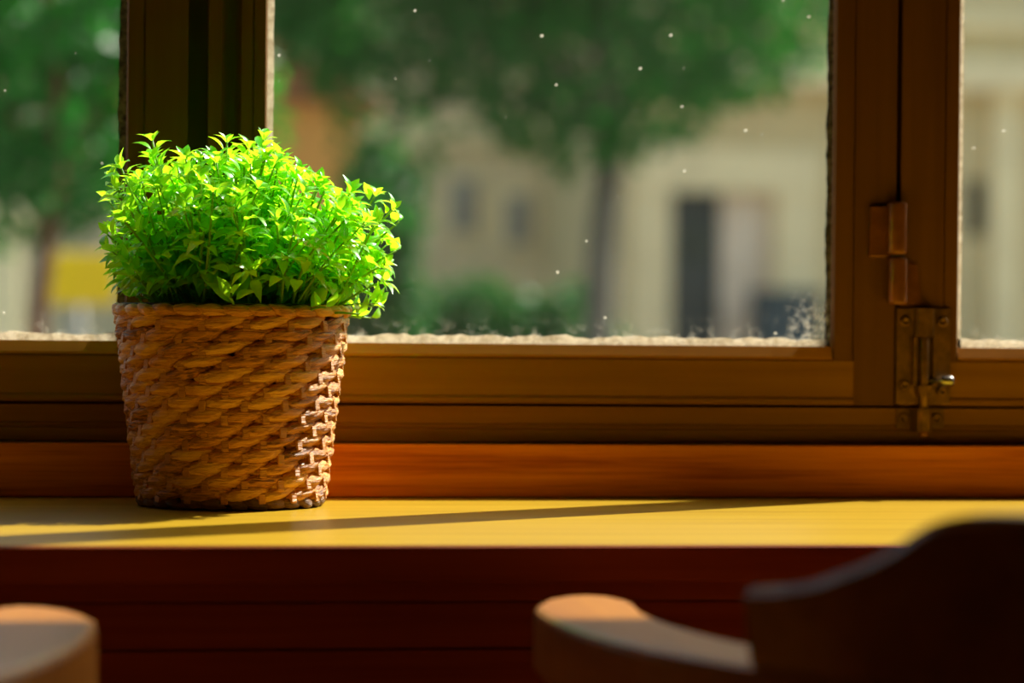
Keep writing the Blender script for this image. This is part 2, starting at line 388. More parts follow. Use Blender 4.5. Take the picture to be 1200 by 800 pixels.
ZB = 0.1240; ZT = 1.460      # visible glass bottom / top
def sash(idx, sx0, xl, xr, sx1, glass, label, lbead, rbead, concave=False):
    """sx0..sx1 outer sash, xl..xr visible opening inside the beads (at the glass)"""
    w = empty('window_%d' % idx); tag(w, label, kind='structure')
    yf, yg0, yg1, yo = 2.300, 2.3090, 2.3130, 2.332
    zb, zt = 0.0757, 1.535
    L = xl-lbead; R = xr+rbead
    # stiles
    lp = [(sx0, yf), (L-g, yf), (L-g, yf+0.002), (L, yf+0.002), (L, yg0), (xl-0.006, yg0), (xl-0.006, yg1), (xl-0.024, yo), (sx0, yo)]
    if concave:
        a, b = concave
        arc = [(a+(b-a)*(0.5-0.5*math.cos(PI*k/8)), yf+0.013*math.sin(PI*k/8)) for k in range(9)]
        lp = [(sx0, yf)] + arc + lp[1:]
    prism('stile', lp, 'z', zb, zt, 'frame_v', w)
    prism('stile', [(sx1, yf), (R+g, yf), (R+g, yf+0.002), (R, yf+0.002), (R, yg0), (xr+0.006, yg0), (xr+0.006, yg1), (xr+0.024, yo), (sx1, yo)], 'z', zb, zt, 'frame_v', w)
    # rails between the stiles, the bottom one with a little rounded lip
    zc = ZB-0.0105
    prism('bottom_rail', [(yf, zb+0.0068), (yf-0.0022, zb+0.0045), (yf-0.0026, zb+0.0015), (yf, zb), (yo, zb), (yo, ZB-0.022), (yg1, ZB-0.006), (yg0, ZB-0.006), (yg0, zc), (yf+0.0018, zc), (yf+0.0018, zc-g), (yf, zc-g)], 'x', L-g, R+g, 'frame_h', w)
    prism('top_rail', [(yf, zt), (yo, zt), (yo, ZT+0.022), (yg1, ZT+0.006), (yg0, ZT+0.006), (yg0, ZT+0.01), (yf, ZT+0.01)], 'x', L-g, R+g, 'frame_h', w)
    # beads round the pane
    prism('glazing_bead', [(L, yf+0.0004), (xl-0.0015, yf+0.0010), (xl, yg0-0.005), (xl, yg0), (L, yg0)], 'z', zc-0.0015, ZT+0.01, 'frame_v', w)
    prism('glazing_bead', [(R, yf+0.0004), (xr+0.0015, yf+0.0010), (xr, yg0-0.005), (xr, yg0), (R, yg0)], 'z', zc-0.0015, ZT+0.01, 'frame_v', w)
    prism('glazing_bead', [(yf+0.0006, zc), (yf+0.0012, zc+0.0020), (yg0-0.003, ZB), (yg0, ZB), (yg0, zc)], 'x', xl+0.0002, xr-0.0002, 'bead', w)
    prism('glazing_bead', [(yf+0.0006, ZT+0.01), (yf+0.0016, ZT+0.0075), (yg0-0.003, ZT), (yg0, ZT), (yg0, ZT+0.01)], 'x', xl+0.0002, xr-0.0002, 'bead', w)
    box('pane', (xl-0.0055, xr+0.0055, yg0+0.0002, yg1, ZB-0.0055, ZT+0.0055), glass, w)
    putty('putty_strip', (xl, ZB), (xl, ZT), (1, 0), 0.0055, 0.014, 'putty', w, 0.0003, idx*7+1, 200)
    putty('putty_strip', (xr, ZB), (xr, ZT), (-1, 0), 0.0035 if idx > 1 else 0.0065, 0.014, 'oldputty', w, 0.0007, idx*7+2, 260)
    putty('putty_strip', (xl, ZB), (xr, ZB), (0, 1), 0.0062, 0.010, 'putty', w, 0.0015, idx*7+3, 70)
    putty('putty_strip', (xl, ZT), (xr, ZT), (0, -1), 0.004, 0.012, 'oldputty', w, 0.0006, idx*7+4, 80)
    return w
w1 = sash(1, -0.585, -0.525, -0.0064, 0.0425, 'glass1', 'brown painted casement window through which the yellow street sign shows', 0.014, 0.0135)
w2 = sash(2, 0.0588, 0.1062, 0.5750, 0.6275, 'glass2', 'brown painted wide casement window behind the basket', 0.0108, 0.0162, (0.0695, 0.0852))
w3 = sash(3, 0.6320, 0.6825, 1.405, 1.4680, 'glass3', 'brown painted casement window carrying the slide bolt', 0.0126, 0.0162)
w4 = sash(4, 1.4720, 1.520, 2.270, 2.325, 'glass3', 'brown painted casement window added past the slide bolt window to let in sun', 0.0126, 0.0162)  # added out of view, widens the opening so sun reaches the chair arm

# hinge on the meeting stiles
hg = link('hinge', frombm('hinge', boxdata(0.6042, 0.6215, 2.2945, 2.2998, 0.1985, 0.2405, 0.0012)), 'hinge', w2); hg['label'] = 'two-knuckle hinge painted brown with worn orange edges'
K = lambda z0, z1, nm, x, r: lathe(nm, [(r*0.72, z0), (r*0.95, z0+0.0012), (r, z0+0.003), (r, z1-0.003), (r*0.95, z1-0.0012), (r*0.72, z1)], 'hinge', hg, 24, Matrix.Translation((x, 2.2925, 0)))
K(0.2006, 0.2446, 'knuckle', 0.6268, 0.0083); K(0.1590, 0.1990, 'knuckle', 0.6276, 0.0083)
rod('hinge_pin', (0.6272, 2.2925, 0.1975), (0.6272, 2.2925, 0.2022), 0.0062, 'dark', hg)
prism('lower_leaf', [(0.633, 0.1592), (0.6505, 0.1592), (0.6485, 0.168), (0.645, 0.192), (0.6335, 0.196)], 'y', 2.2965, 2.2999, 'hinge', hg)

# slide bolt on window 3 and its keeper on the fixed rail
def screw(parent, x, z, y=2.2960, r=0.0046):
    T = Matrix.Translation((x, y, z)) @ Matrix.Rotation(PI/2, 4, 'X')
    o = lathe('screw', [(r, -0.001), (r, 0.0008), (r*0.8, 0.0018), (r*0.45, 0.0021), (r*0.42, 0.0012), (0.00001, 0.0010)], 'bronze', parent, 16, T); return o
bp = link('slide_bolt', frombm('slide_bolt', boxdata(0.6282, 0.6745, 2.2966, 2.2998, 0.0770, 0.1565, 0.0008)), 'bronze', w3); bp['label'] = 'aged bronze slide bolt with a small shiny knob'
xc = 0.6513
def strap(z0, z1, hw, hw2=None):
    hw2 = hw if hw2 is None else hw2
    pr = lambda h: [(xc-h-0.004, 2.2966), (xc-h-0.001, 2.2960), (xc-h, 2.2925), (xc-h*0.75, 2.2888), (xc, 2.2876), (xc+h*0.75, 2.2888), (xc+h, 2.2925), (xc+h+0.001, 2.2960), (xc+h+0.004, 2.2966)]
    a, b = pr(hw), pr(hw2); n = len(a)
    vs = [(x, y, z1) for x, y in a] + [(x, y, z0) for x, y in b]
    fs = [tuple(range(n)), tuple(range(2*n-1, n-1, -1))] + [(i, (i+1) % n, n+(i+1) % n, n+i) for i in range(n)]
    return link('strap', fix(mesh('strap', vs, fs)), 'bronze', bp)
strap(0.1330, 0.1565, 0.0078); strap(0.0830, 0.0925, 0.0078, 0.0058)
box('strap_rail', (xc-0.0100, xc-0.0068, 2.2915, 2.2968, 0.0925, 0.1330), 'bronze', bp, 0.0008)
box('strap_rail', (xc+0.0068, xc+0.0100, 2.2915, 2.2968, 0.0925, 0.1330), 'bronze', bp, 0.0008)
rod('bolt_rod', (xc, 2.2935, 0.0600), (xc, 2.2935, 0.1500), 0.0038, 'bronze', bp)
T, L = along((xc+0.003, 2.2915, 0.0965), (xc+0.0225, 2.2840, 0.0965))
lathe('knob', [(0.0018, 0), (0.0020, L*0.45), (0.0038, L*0.5), (0.0042, L*0.62), (0.0042, L*0.92), (0.0030, L)], 'steel', bp, 18, T)
for x, z in ((0.6352, 0.1455), (0.6672, 0.1455), (0.6352, 0.0925), (0.6672, 0.0880)): screw(bp, x, z)
kp = link('bolt_keeper', frombm('bolt_keeper', boxdata(0.6318, 0.6728, 2.3072, 2.3098, 0.0560, 0.0735, 0.0008)), 'bronze', fixed)
prism('keeper_loop', [(xc-0.0075, 2.3075), (xc-0.0060, 2.2905), (xc-0.0035, 2.2880), (xc+0.0035, 2.2880), (xc+0.0060, 2.2905), (xc+0.0075, 2.3075)], 'z', 0.0545, 0.0735, 'bronze', kp)
rod('bolt_tip', (xc, 2.2935, 0.0500), (xc, 2.2935, 0.0548), 0.0040, 'hinge', kp)
for x in (0.6375, 0.6660): screw(kp, x, 0.0645, 2.3070, 0.0050)

# ------------------------------------------------------------------ basket
rnd = random.Random(5)
BX, BY, BH = 0.0757, 2.1900, 0.1535
def BR(z): return 0.0692 + (0.0880-0.0692)*z/BH
basket = empty('wicker_basket', (BX, BY, 0.0))
tag(basket, 'round tapered woven wicker basket of twisted brown strands holding the green plant', 'basket')
def strandmesh(name, L, hh, th, slope, seed, nu=16, nv=26, R=0.079, sharp=2.0):
    r = random.Random(seed); ph = [r.uniform(0, 6.28) for _ in range(6)]; am = [r.uniform(0.4, 1) for _ in range(6)]
    vs = []; fs = []
    for i in range(nu+1):
        u = -1+2*i/nu
        e = max(0.0, 1-abs(u)**sharp)**0.55
        x = u*L/2
        zc = slope*(u*0.5) + 0.0007*math.sin(3*u+ph[0])
        for k in range(nv):
            a = 2*PI*k/nv
            ridge = sum(am[q]*math.sin((3+3*q)*(a+0.5*u)+ph[q]) for q in range(1, 6))*0.050
            rr = 1+ridge
            z = zc+hh*(0.10+0.90*e)*math.sin(a)*rr
            y = th*(0.30+0.70*e)*math.cos(a)*rr - 0.0022*abs(u)**2.5
            y -= x*x/(2*R)
            vs.append((x, y, z))
    for i in range(nu):
        for k in range(nv):
            j = (k+1) % nv; fs.append((i*nv+k, (i+1)*nv+k, (i+1)*nv+j, i*nv+j))
    fs.append(tuple(range(nv))); fs.append(tuple(nu*nv+k for k in range(nv-1, -1, -1)))
    me = fix(mesh(name, vs, fs))
    for p in me.polygons: p.use_smooth = True
    return me
NS, NR = 16, 14
variants = [strandmesh('strand', 0.0455, 0.0060+0.0006*(q % 3-1), 0.0072, 0.0066+0.0010*(q % 2), 100+q) for q in range(8)]
stakeme = []
for q in range(3):
    stakeme.append(frombm('stake', boxdata(-0.0027, 0.0027, -0.0014, 0.0016, -0.0040, 0.0040, 0.0008)))
def put(me, name, mat, ang, z, r, sx=1.0, rz=0.0, tilt=0.0, sz=1.0):
    o = link(name, me, mat, basket)
    o.location = (r*math.sin(ang), -r*math.cos(ang), z)
    o.rotation_euler = (tilt, rz, ang)      # local y points inward at ang=0 -> flip below
    o.scale = (sx, -1.0, sz)
    return o
dz = (0.1465-0.0075)/NR
lean = math.atan((0.0880-0.0692)/BH)
for i in range(NR):
    z = 0.0075+dz*(i+0.5)
    for j in range(NS):
        ang = 2*PI*(j+0.5*(i % 2)+0.25)/NS
        rr = BR(z)
        put(variants[rnd.randrange(8)], 'strand', 'strand', ang+rnd.uniform(-0.02, 0.02), z+rnd.uniform(-0.0005, 0.0005), rr-0.0036+rnd.uniform(-0.0006, 0.0006), rr/0.0800*rnd.uniform(0.97, 1.05), rnd.uniform(-0.03, 0.03), -lean, rnd.uniform(0.92, 1.08))
        put(stakeme[j % 3], 'stake', 'stake', ang-PI/NS*1.02+rnd.uniform(-0.012, 0.012), z-0.0036, rr+0.0006, 1.0, 0, -lean)
rimv = [strandmesh('rim_strand', 0.0270, 0.0046, 0.0044, -0.0042, 200+q, 10, 12, 0.09) for q in range(4)]
basev = [strandmesh('base_strand', 0.0225, 0.0044, 0.0040, -0.0030, 300+q, 10, 12, 0.07) for q in range(4)]
for j in range(30):
    a = 2*PI*j/30
    put(rimv[j % 4], 'rim_strand', 'strand', a+rnd.uniform(-0.02, 0.02), 0.1490+rnd.uniform(-0.0004, 0.0004), BR(0.149)+0.0002)
for j in range(28):
    a = 2*PI*j/28
    put(basev[j % 4], 'base_strand', 'basestrand', a+rnd.uniform(-0.02, 0.02), 0.0048, BR(0.0)-0.0006)
lin = lathe('inner_wall', [(0.060, 0.0008), (0.0635, 0.0008), (0.0642, 0.004), (BR(0.148)-0.0065, 0.148), (BR(0.148)-0.0010, 0.1535), (BR(0.148)-0.004, 0.1545), (BR(0.148)-0.0075, 0.150), (0.062, 0.006), (0.0, 0.006)], 'liner', basket, 48)

# ------------------------------------------------------------------ basil plant
plant = empty('potted_basil', (BX, BY, 0.0065))
tag(plant, 'bushy bright green basil plant with small pointed leaves growing from the wicker basket', 'plant')
pot = lathe('pot', [(0.0, 0.0), (0.052, 0.0), (0.070, 0.128), (0.0725, 0.128), (0.0725, 0.132), (0.067, 0.132), (0.066, 0.120), (0.0, 0.120)], 'pot', plant, 40)
lathe('soil', [(0.0665, 0.1205), (0.060, 0.1255), (0.035, 0.1275), (0.0, 0.128)], 'soil', plant, 32)
PZ = 0.0065
def leafmesh_local(fold, curl):
    """unit-length ovate leaf along +x, up +z"""
    st = [(0.0, 0.025), (0.10, 0.12), (0.25, 0.22), (0.44, 0.265), (0.64, 0.215), (0.84, 0.10), (1.0, 0.0)]
    vs = []; fs = []
    for x, wd in st:
        zc = -curl*x*x + 0.08*math.sin(PI*x)
        if wd > 0: vs += [(x, wd, zc+fold*wd), (x, 0, zc), (x, -wd, zc+fold*wd)]
        else: vs += [(x, 0, zc)]
    for i in range(5):
        o = i*3; fs += [(o, o+1, o+4, o+3), (o+1, o+2, o+5, o+4)]
    o = 15; fs += [(o, o+1, 18), (o+1, o+2, 18)]
    return vs, fs
LV = [leafmesh_local(f, c) for f, c in ((0.25, 0.15), (0.4, 0.30), (0.2, 0.45), (0.45, 0.05), (0.3, -0.08))]
leaves = []     # (variant, matrix in plant space)
rl = random.Random(21)
def add_leaf(p, d, up, L, wd=1.0):
    x = d.normalized(); y = up.cross(x)
    if y.length < 1e-3: y = Vector((1, 0, 0)).cross(x)
    y.normalize(); z = x.cross(y)
    e = p+x*L; rr_ = math.hypot(e.x, e.y)
    if e.z+PZ < 0.161 and rr_ > 0.055 and not (e.x > 0.085 and e.z+PZ > 0.148 and rl.random() < 0.5): return
    if e.x < -0.098-0.012*rl.random() or e.x > 0.128: return
    m = Matrix((x*L, y*L*wd, z*L)).transposed().to_4x4(); m.translation = p
    leaves.append((rl.randrange(5), m))
YMAX = 2.274-BY
def clampy(p):
    if p.y > YMAX-0.012: p.y = YMAX-0.012-rl.uniform(0, 0.006)
    return p
stems = []
def top_profile(x):
    """height of the foliage dome (plant space) against x offset from the plant axis"""
    pts = [(-0.110, 0.205), (-0.095, 0.247), (-0.062, 0.276), (-0.03, 0.274), (0.0, 0.278), (0.030, 0.280), (0.055, 0.262), (0.085, 0.246), (0.105, 0.232), (0.125, 0.204)]
    if x <= pts[0][0]: return pts[0][1]
    for (a, b), (c, d) in zip(pts, pts[1:]):
        if x <= c: return b+(d-b)*(x-a)/(c-a)
    return pts[-1][1]
def shoot(tip, base, nleaf, big):
    mid = base.lerp(tip, 0.5); mid.z += 0.012; mid += Vector((rl.uniform(-.006, .006), rl.uniform(-.006, .006), 0))
    q = [(base*(1-t)**2 + mid*2*t*(1-t) + tip*t*t) for t in [k/6 for k in range(7)]]
    stems.append((q, 0.0011 if big else 0.0008))
    out = Vector((tip.x, tip.y, 0)); out = out.normalized() if out.length > 1e-4 else Vector((1, 0, 0))
    rot = rl.uniform(0, PI)
    for k in range(nleaf):
        t = 0.42+0.53*k/max(1, nleaf-1)
        p = base*(1-t)**2 + mid*2*t*(1-t) + tip*t*t
        d = (2*(1-t)*(mid-base)+2*t*(tip-mid)).normalized()
        a = d.orthogonal().normalized(); b = d.cross(a)
        rot += PI/2+rl.uniform(-.3, .3)
        Lf = (0.0270-0.0115*t)*rl.uniform(0.8, 1.15)
        for s in (1, -1):
            side = (a*math.cos(rot)+b*math.sin(rot))*s
            dr = side*1.0 + d*(0.15+0.55*t) + Vector((0, 0, -0.75*(1-t)+0.05)) + out*0.15
            pp = p+side*0.003
            if pp.y+dr.normalized().y*Lf > YMAX: continue
            add_leaf(pp, dr, (d+Vector((0, 0, 0.6))+Vector((rl.uniform(-.4, .4), rl.uniform(-.4, .4), rl.uniform(-.2, .2)))).normalized(), Lf, rl.uniform(0.8, 1.05))
    d = (tip-mid).normalized(); a = d.orthogonal().normalized(); b = d.cross(a)
    for k in range(5):
        an = rot+k*2*PI/5+rl.uniform(-.3, .3)
        side = a*math.cos(an)+b*math.sin(an)
        Lf = rl.uniform(0.009, 0.016)
        dr = side*rl.uniform(0.5, 1.0)+d*rl.uniform(0.4, 0.9)
        if tip.y+dr.normalized().y*Lf > YMAX: continue
        add_leaf(tip+side*0.001, dr, (d*0.8+Vector((0, 0, 0.5))).normalized(), Lf, rl.uniform(0.75, 1.0))
for i in range(230):
    for _ in range(40):
        x = rl.uniform(-0.098, 0.118); y = rl.uniform(-0.105, 0.066)
        ex = (x-0.008)/0.116; ey = (y+0.02)/0.088
        if ex*ex+ey*ey < 1: break
    rad = min(1.0, math.sqrt(ex*ex+ey*ey))
    top = top_profile(x)*(1.0) - 0.055*max(0, abs(ey)-0.3)**1.5
    zt = top - 0.012 - (rl.random()**1.6)*(0.030+0.055*rad)
    tip = Vector((x, y, zt-PZ)); clampy(tip)
    ba = rl.uniform(0, 2*PI); br = 0.055*math.sqrt(rl.random())
    base = Vector((0.45*x+0.45*br*math.cos(ba), 0.45*y+0.45*br*math.sin(ba), 0.1265))
    shoot(tip, base, 5 if rl.random() < 0.6 else 4, i % 3 == 0)
# a few sprigs that break the outline, and low leaves hanging near the rim
for x, y, z in ((0.125, -0.03, 0.218), (0.118, -0.05, 0.226), (0.108, -0.01, 0.238), (0.124, -0.02, 0.196), (-0.092, -0.03, 0.248), (-0.062, -0.02, 0.277), (-0.006, -0.03, 0.276), (0.022, -0.02, 0.279), (0.012, 0.01, 0.274), (-0.095, -0.04, 0.205), (0.113, -0.05, 0.185), (0.085, -0.06, 0.238), (-0.085, -0.05, 0.254)):
    shoot(Vector((x, y, z-PZ)), Vector((0.45*x, 0.4*y, 0.1265)), 5, True)
for i in range(46):
    a = rl.uniform(-2.0, 2.0); r = rl.uniform(0.050, 0.082)
    x, y = r*math.sin(a), -r*math.cos(a)*0.9
    z = rl.uniform(0.158, 0.190)
    shoot(Vector((x, y, z-PZ)), Vector((0.5*x, 0.5*y, 0.1265)), 4, False)
for q, r in stems:
    sweep('stem', q, [r*(1.3-0.6*k/6) for k in range(7)], 'stem', plant, 5)
# the 300 leaves that show in front become parts of their own, the rest one mass
cell = {}
for idx, (v, m) in enumerate(leaves):
    c = m @ Vector((0.5, 0, 0)); key = (round(c.x/0.0075), round(c.z/0.0075))
    cell.setdefault(key, []).append((c.y, idx))
cand = []
for key, L in cell.items():
    L.sort()
    for rank, (yy, idx) in enumerate(L): cand.append((rank, -leaves[idx][1].to_scale().x, yy, idx))
cand.sort(); front = set(c[3] for c in cand[:300])
shared = []
for vs, fs in LV:
    me = mesh('leaf', vs, fs); me.materials.append(MAT['leaf'])
    for p in me.polygons: p.use_smooth = True
    shared.append(me)
av, af = [], []
for idx, (v, m) in enumerate(leaves):
    if idx in front:
        o = link('leaf', shared[v], None, plant); o.matrix_local = m
    else:
        b = len(av); av += [m @ Vector(p) for p in LV[v][0]]; af += [tuple(b+i for i in f) for f in LV[v][1]]
fm = link('foliage', mesh('foliage', av, af), 'leaf', plant, True); fm['kind'] = 'stuff'

# ------------------------------------------------------------------ captain's chairs
def make_chair(name, cx, cy, rz=0.0):
    c = empty(name, (cx, cy, -ZS)); c.rotation_euler[2] = rz
    zt = ZS-0.025; th = 0.041
    A, B, a2, b2 = 0.315, 0.42, 0.252, 0.375
    # bow: outer / inner edge stations from the left tip round the back to the right tip (chair faces +y)
    st = []
    tipo = [(-0.2700, 0.094), (-0.2860, 0.090), (-0.2995, 0.072), (-0.3080, 0.048), (-0.3140, 0.020)]
    tipi = [(-0.2690, 0.0945), (-0.2560, 0.086), (-0.2490, 0.062), (-0.2480, 0.040), (-0.2510, 0.012)]
    left = list(zip(tipo, tipi))
    n = 40
    arc = []
    for k in range(n+1):
        t = PI*k/n
        arc.append(((-A*math.cos(t), -B*math.sin(t)), (-a2*math.cos(t), -b2*math.sin(t))))
    right = [((-o[0], o[1]), (-i[0], i[1])) for o, i in reversed(left)]
    st = left+arc+right
    vs = []; fs = []
    ch = 0.004
    for (ox, oy), (ix, iy) in st:
        o, i = Vector((ox, oy, 0)), Vector((ix, iy, 0)); wd = (i-o).length; d = (i-o).normalized() if wd > 1e-6 else Vector((1, 0, 0)); e = min(ch, wd*0.3)
        for p, z in ((o+d*e, zt), (o+d*e*0.25, zt-ch*0.4), (o, zt-ch*1.3), (o, zt-th+ch*1.5), (o+d*e, zt-th), (i-d*e, zt-th), (i, zt-th+ch), (i, zt-ch), (i-d*e, zt)):
            vs.append((p.x, p.y, z))
    m = 9
    for s in range(len(st)-1):
        for k in range(m): fs.append((s*m+k, s*m+(k+1) % m, (s+1)*m+(k+1) % m, (s+1)*m+k))
    fs += [tuple(range(m)), tuple((len(st)-1)*m+k for k in range(m-1, -1, -1))]
    bow = link('arm_bow', fix(mesh('arm_bow', vs, fs)), 'chair', c)
    for p in bow.data.polygons: p.use_smooth = False
    # crest on top of the back of the bow
    def crest_top(f):     # f: 0 at the end .. 1 at the middle
        pts = [(0, 0.039), (0.05, 0.0405), (0.13, 0.0455), (0.22, 0.056), (0.275, 0.0645), (0.31, 0.072), (0.345, 0.0785), (0.39, 0.0815), (0.45, 0.0825), (1.0, 0.085)]
        for (p, q), (r, s) in zip(pts, pts[1:]):
            if f <= r: return q+(s-q)*(f-p)/(r-p)
        return pts[-1][1]
    t0 = math.acos((0.55-0.3034)/A); n = 72; vs = []; fs = []; thk = 0.034
    for k in range(n+1):
        t = t0+(PI-2*t0)*k/n; f = 1-abs(2*k/n-1); h = crest_top(f)
        o = Vector((-A*math.cos(t), -B*math.sin(t), 0)); nn = Vector((math.cos(t)/A, math.sin(t)/B, 0)).normalized()
        o = o+nn*0.0015; back = -nn*0.012*(h/0.085)       # leans back a little
        for q, z in ((o, zt), (o+back*0.9, zt+h-0.005), (o+back+nn*0.005, zt+h), (o+back+nn*(thk-0.008), zt+h), (o+back+nn*(thk-0.003), zt+h-0.005), (o+nn*thk, zt)):
            vs.append((q.x, q.y, z))
    m = 6
    for s in range(n):
        for k in range(m): fs.append((s*m+k, s*m+(k+1) % m, (s+1)*m+(k+1) % m, (s+1)*m+k))
    fs += [tuple(range(m)), tuple(n*m+k for k in range(m-1, -1, -1))]
    link('crest_rail', fix(mesh('crest_rail', vs, fs)), 'chair', c)
    # seat: saddled slab
    vs = []; fs = []; N = 40; rings = [0.0, 0.35, 0.7, 0.93, 1.0]
    prof = [(0.0, 0.440), (0.35, 0.441), (0.7, 0.447), (0.93, 0.453), (1.0, 0.449), (1.0, 0.430), (0.93, 0.415), (0.0, 0.415)]
    for s, z in prof:
        for k in range(N):
            t = 2*PI*k/N; ct, si = math.cos(t), math.sin(t)
            x = 0.235*abs(ct)**0.75*(1 if ct >= 0 else -1); y = -0.10+0.225*abs(si)**0.75*(1 if si >= 0 else -1)
            vs.append((x*s, -0.10+(y+0.10)*s, z))
    for q in range(len(prof)-1):
        for k in range(N):
            j = (k+1) % N; fs.append((q*N+k, q*N+j, (q+1)*N+j, (q+1)*N+k))
    bm_ = mesh('seat', vs, fs); bmx = bmesh.new(); bmx.from_mesh(bm_); bmesh.ops.remove_doubles(bmx, verts=bmx.verts, dist=1e-5); bmesh.ops.recalc_face_normals(bmx, faces=bmx.faces); bmx.to_mesh(bm_); bmx.free()
    link('seat', bm_, 'chair', c, True)
    def turned(nm, p0, p1, r):
        T, L = along(p0, p1)
        pr = [(0.55, 0), (0.62, 0.03), (0.75, 0.10), (1.0, 0.25), (1.05, 0.33), (0.8, 0.36), (1.1, 0.39), (0.8, 0.42), (1.0, 0.46), (0.95, 0.62), (0.8, 0.78), (1.1, 0.81), (0.8, 0.84), (0.9, 0.9), (0.7, 1.0)]
        return lathe(nm, [(r*a, L*b) for a, b in pr], 'chairleg', c, 14, T)
    feet = [(-0.225, 0.11, 0.0), (0.225, 0.11, 0.0), (-0.215, -0.32, 0.0), (0.215, -0.32, 0.0)]
    tops = [(-0.165, 0.045, 0.418), (0.165, 0.045, 0.418), (-0.155, -0.245, 0.418), (0.155, -0.245, 0.418)]
    for f, t in zip(feet, tops): turned('leg', f, t, 0.019)
    L_ = lambda a, b, t: tuple(Vector(a).lerp(Vector(b), t))
    for i, j, t in ((0, 1, 0.42), (2, 3, 0.42), (0, 2, 0.28), (1, 3, 0.28)):
        rod('stretcher', L_(feet[i], tops[i], t), L_(feet[j], tops[j], t), 0.010, 'chairleg', c, 12)
    # spindles between seat and bow
    for k in range(9):
        t = PI*(0.16+0.68*k/8) if True else 0
        am, bmn = (A+a2)/2, (B+b2)/2
        topp = (-am*math.cos(t), -bmn*math.sin(t), zt-th+0.003)
        bot = (-0.205*math.cos(t), -0.10-0.195*math.sin(t), 0.449)
        turned('spindle', bot, topp, 0.0105)
    for s in (-1, 1): turned('arm_post', (s*0.205, 0.02, 0.449), (s*0.278, 0.035, zt-th+0.003), 0.014)
    return c
ch1 = make_chair('captain_chair', 0.55, 1.640)
tag(ch1, 'dark wooden captain chair, raised crest rail, at the sill below the slide bolt', 'chair', 'captain chairs at the sill')
ch2 = make_chair('captain_chair', -0.333, 1.588)
tag(ch2, 'dark wooden captain chair pulled up to the sill beside the basket, arm tip catching sun', 'chair', 'captain chairs at the sill')

# ------------------------------------------------------------------ outside
SZ = -1.25      # street level
tag(box('street', (-40, 60, 2.52, 90, SZ-0.3, SZ), 'asphalt'), 'grey asphalt street outside the windows', kind='structure')
tag(box('pavement', (-20, 40, 25.5, 29.9, SZ, SZ+0.12), 'paving'), 'pale paved footpath along the stone building', kind='structure')
# stone building with a double door
A_ = empty('stone_building', (7.0, 30.0, SZ)); tag(A_, 'beige rendered building with a pale stone doorway and cornices', 'building')
def pbox(nm, x0, x1, y0, y1, z0, z1, mat, par, b=0.0):
    L = par.matrix_world.translation if par.parent is None else None
    o = par; off = Vector((0, 0, 0))
    while o is not None: off += Vector(o.location); o = o.parent
    return box(nm, (x0-off.x, x1-off.x, y0-off.y, y1-off.y, z0-off.z, z1-off.z), mat, par, b)
pbox('wall', 5.22, 5.70, 30, 44, SZ, 8.5, 'facade', A_); pbox('wall', 6.82, 8.97, 30, 44, SZ, 8.5, 'facade', A_)
pbox('wall', 5.70, 6.82, 30, 44, 1.50, 8.5, 'facade', A_); pbox('wall', 9.20, 16.0, 30, 44, SZ, 8.5, 'facade', A_)
pbox('wall', 8.97, 9.20, 30, 44, 1.68, 8.5, 'facade', A_); pbox('wall', 8.97, 9.20, 30, 44, SZ, 1.05, 'facade', A_)
pbox('door_surround', 5.27, 5.69, 29.86, 30.0, SZ, 1.50, 'stone', A_); pbox('door_surround', 6.83, 7.33, 29.86, 30.0, SZ, 1.50, 'stone', A_)
pbox('lintel', 5.27, 7.33, 29.84, 30.0, 1.50, 1.96, 'stone', A_)
d1 = pbox('door_leaf', 5.70, 6.255, 30.10, 30.16, SZ, 1.50, 'doordark', A_); pbox('glazing', 5.86, 6.11, 30.085, 30.10, 0.75, 1.15, 'darkglass', d1)
d2 = pbox('door_leaf', 6.265, 6.82, 30.06, 30.12, SZ, 1.50, 'doorpale', A_); pbox('door_panel', 6.36, 6.72, 30.04, 30.06, 0.6, 1.38, 'doorpale', d2)
pbox('cornice', 5.215, 16.0, 29.60, 30.0, 2.62, 2.95, 'stone', A_); pbox('string_course', 5.215, 16.0, 29.85, 30.0, 3.3, 3.45, 'stone', A_)
pbox('window', 8.97, 9.20, 30.15, 30.2, 1.05, 1.68, 'darkglass', A_); pbox('pilaster', 9.21, 9.50, 29.80, 30.0, SZ, 2.62, 'stone', A_)
for x in (7.6, 10.2, 12.0): 
    f = pbox('window', x, x+0.9, 29.97, 30.0, 4.2, 5.8, 'stone', A_); pbox('window_pane', x+0.1, x+0.8, 29.955, 29.97, 4.3, 5.7, 'darkglass', f)
# cream building further back
B_ = empty('cream_building', (2.0, 36.0, SZ)); tag(B_, 'cream house with pale window frames behind the hedge', 'building')
pbox('wall', -2.5, 5.20, 36, 44, SZ, 6.0, 'facade2', B_)
for x, z0, z1 in ((3.95, 1.15, 1.95), (4.65, 1.0, 1.75), (2.4, 1.1, 1.9)):
    f = pbox('window', x, x+0.42, 35.94, 36.0, z0, z1, 'stone', B_); pbox('window_pane', x+0.06, x+0.36, 35.925, 35.94, z0+0.06, z1-0.06, 'greymetal', f)
pbox('string_course', -2.5, 5.20, 35.85, 36.0, 2.3, 2.5, 'stone', B_)
prism('roof', [(35.6, 6.0-SZ), (40, 8.2-SZ), (44.4, 6.0-SZ)], 'x', -5.0, 3.15, 'rooftile', B_).location = (0, -36, 0)
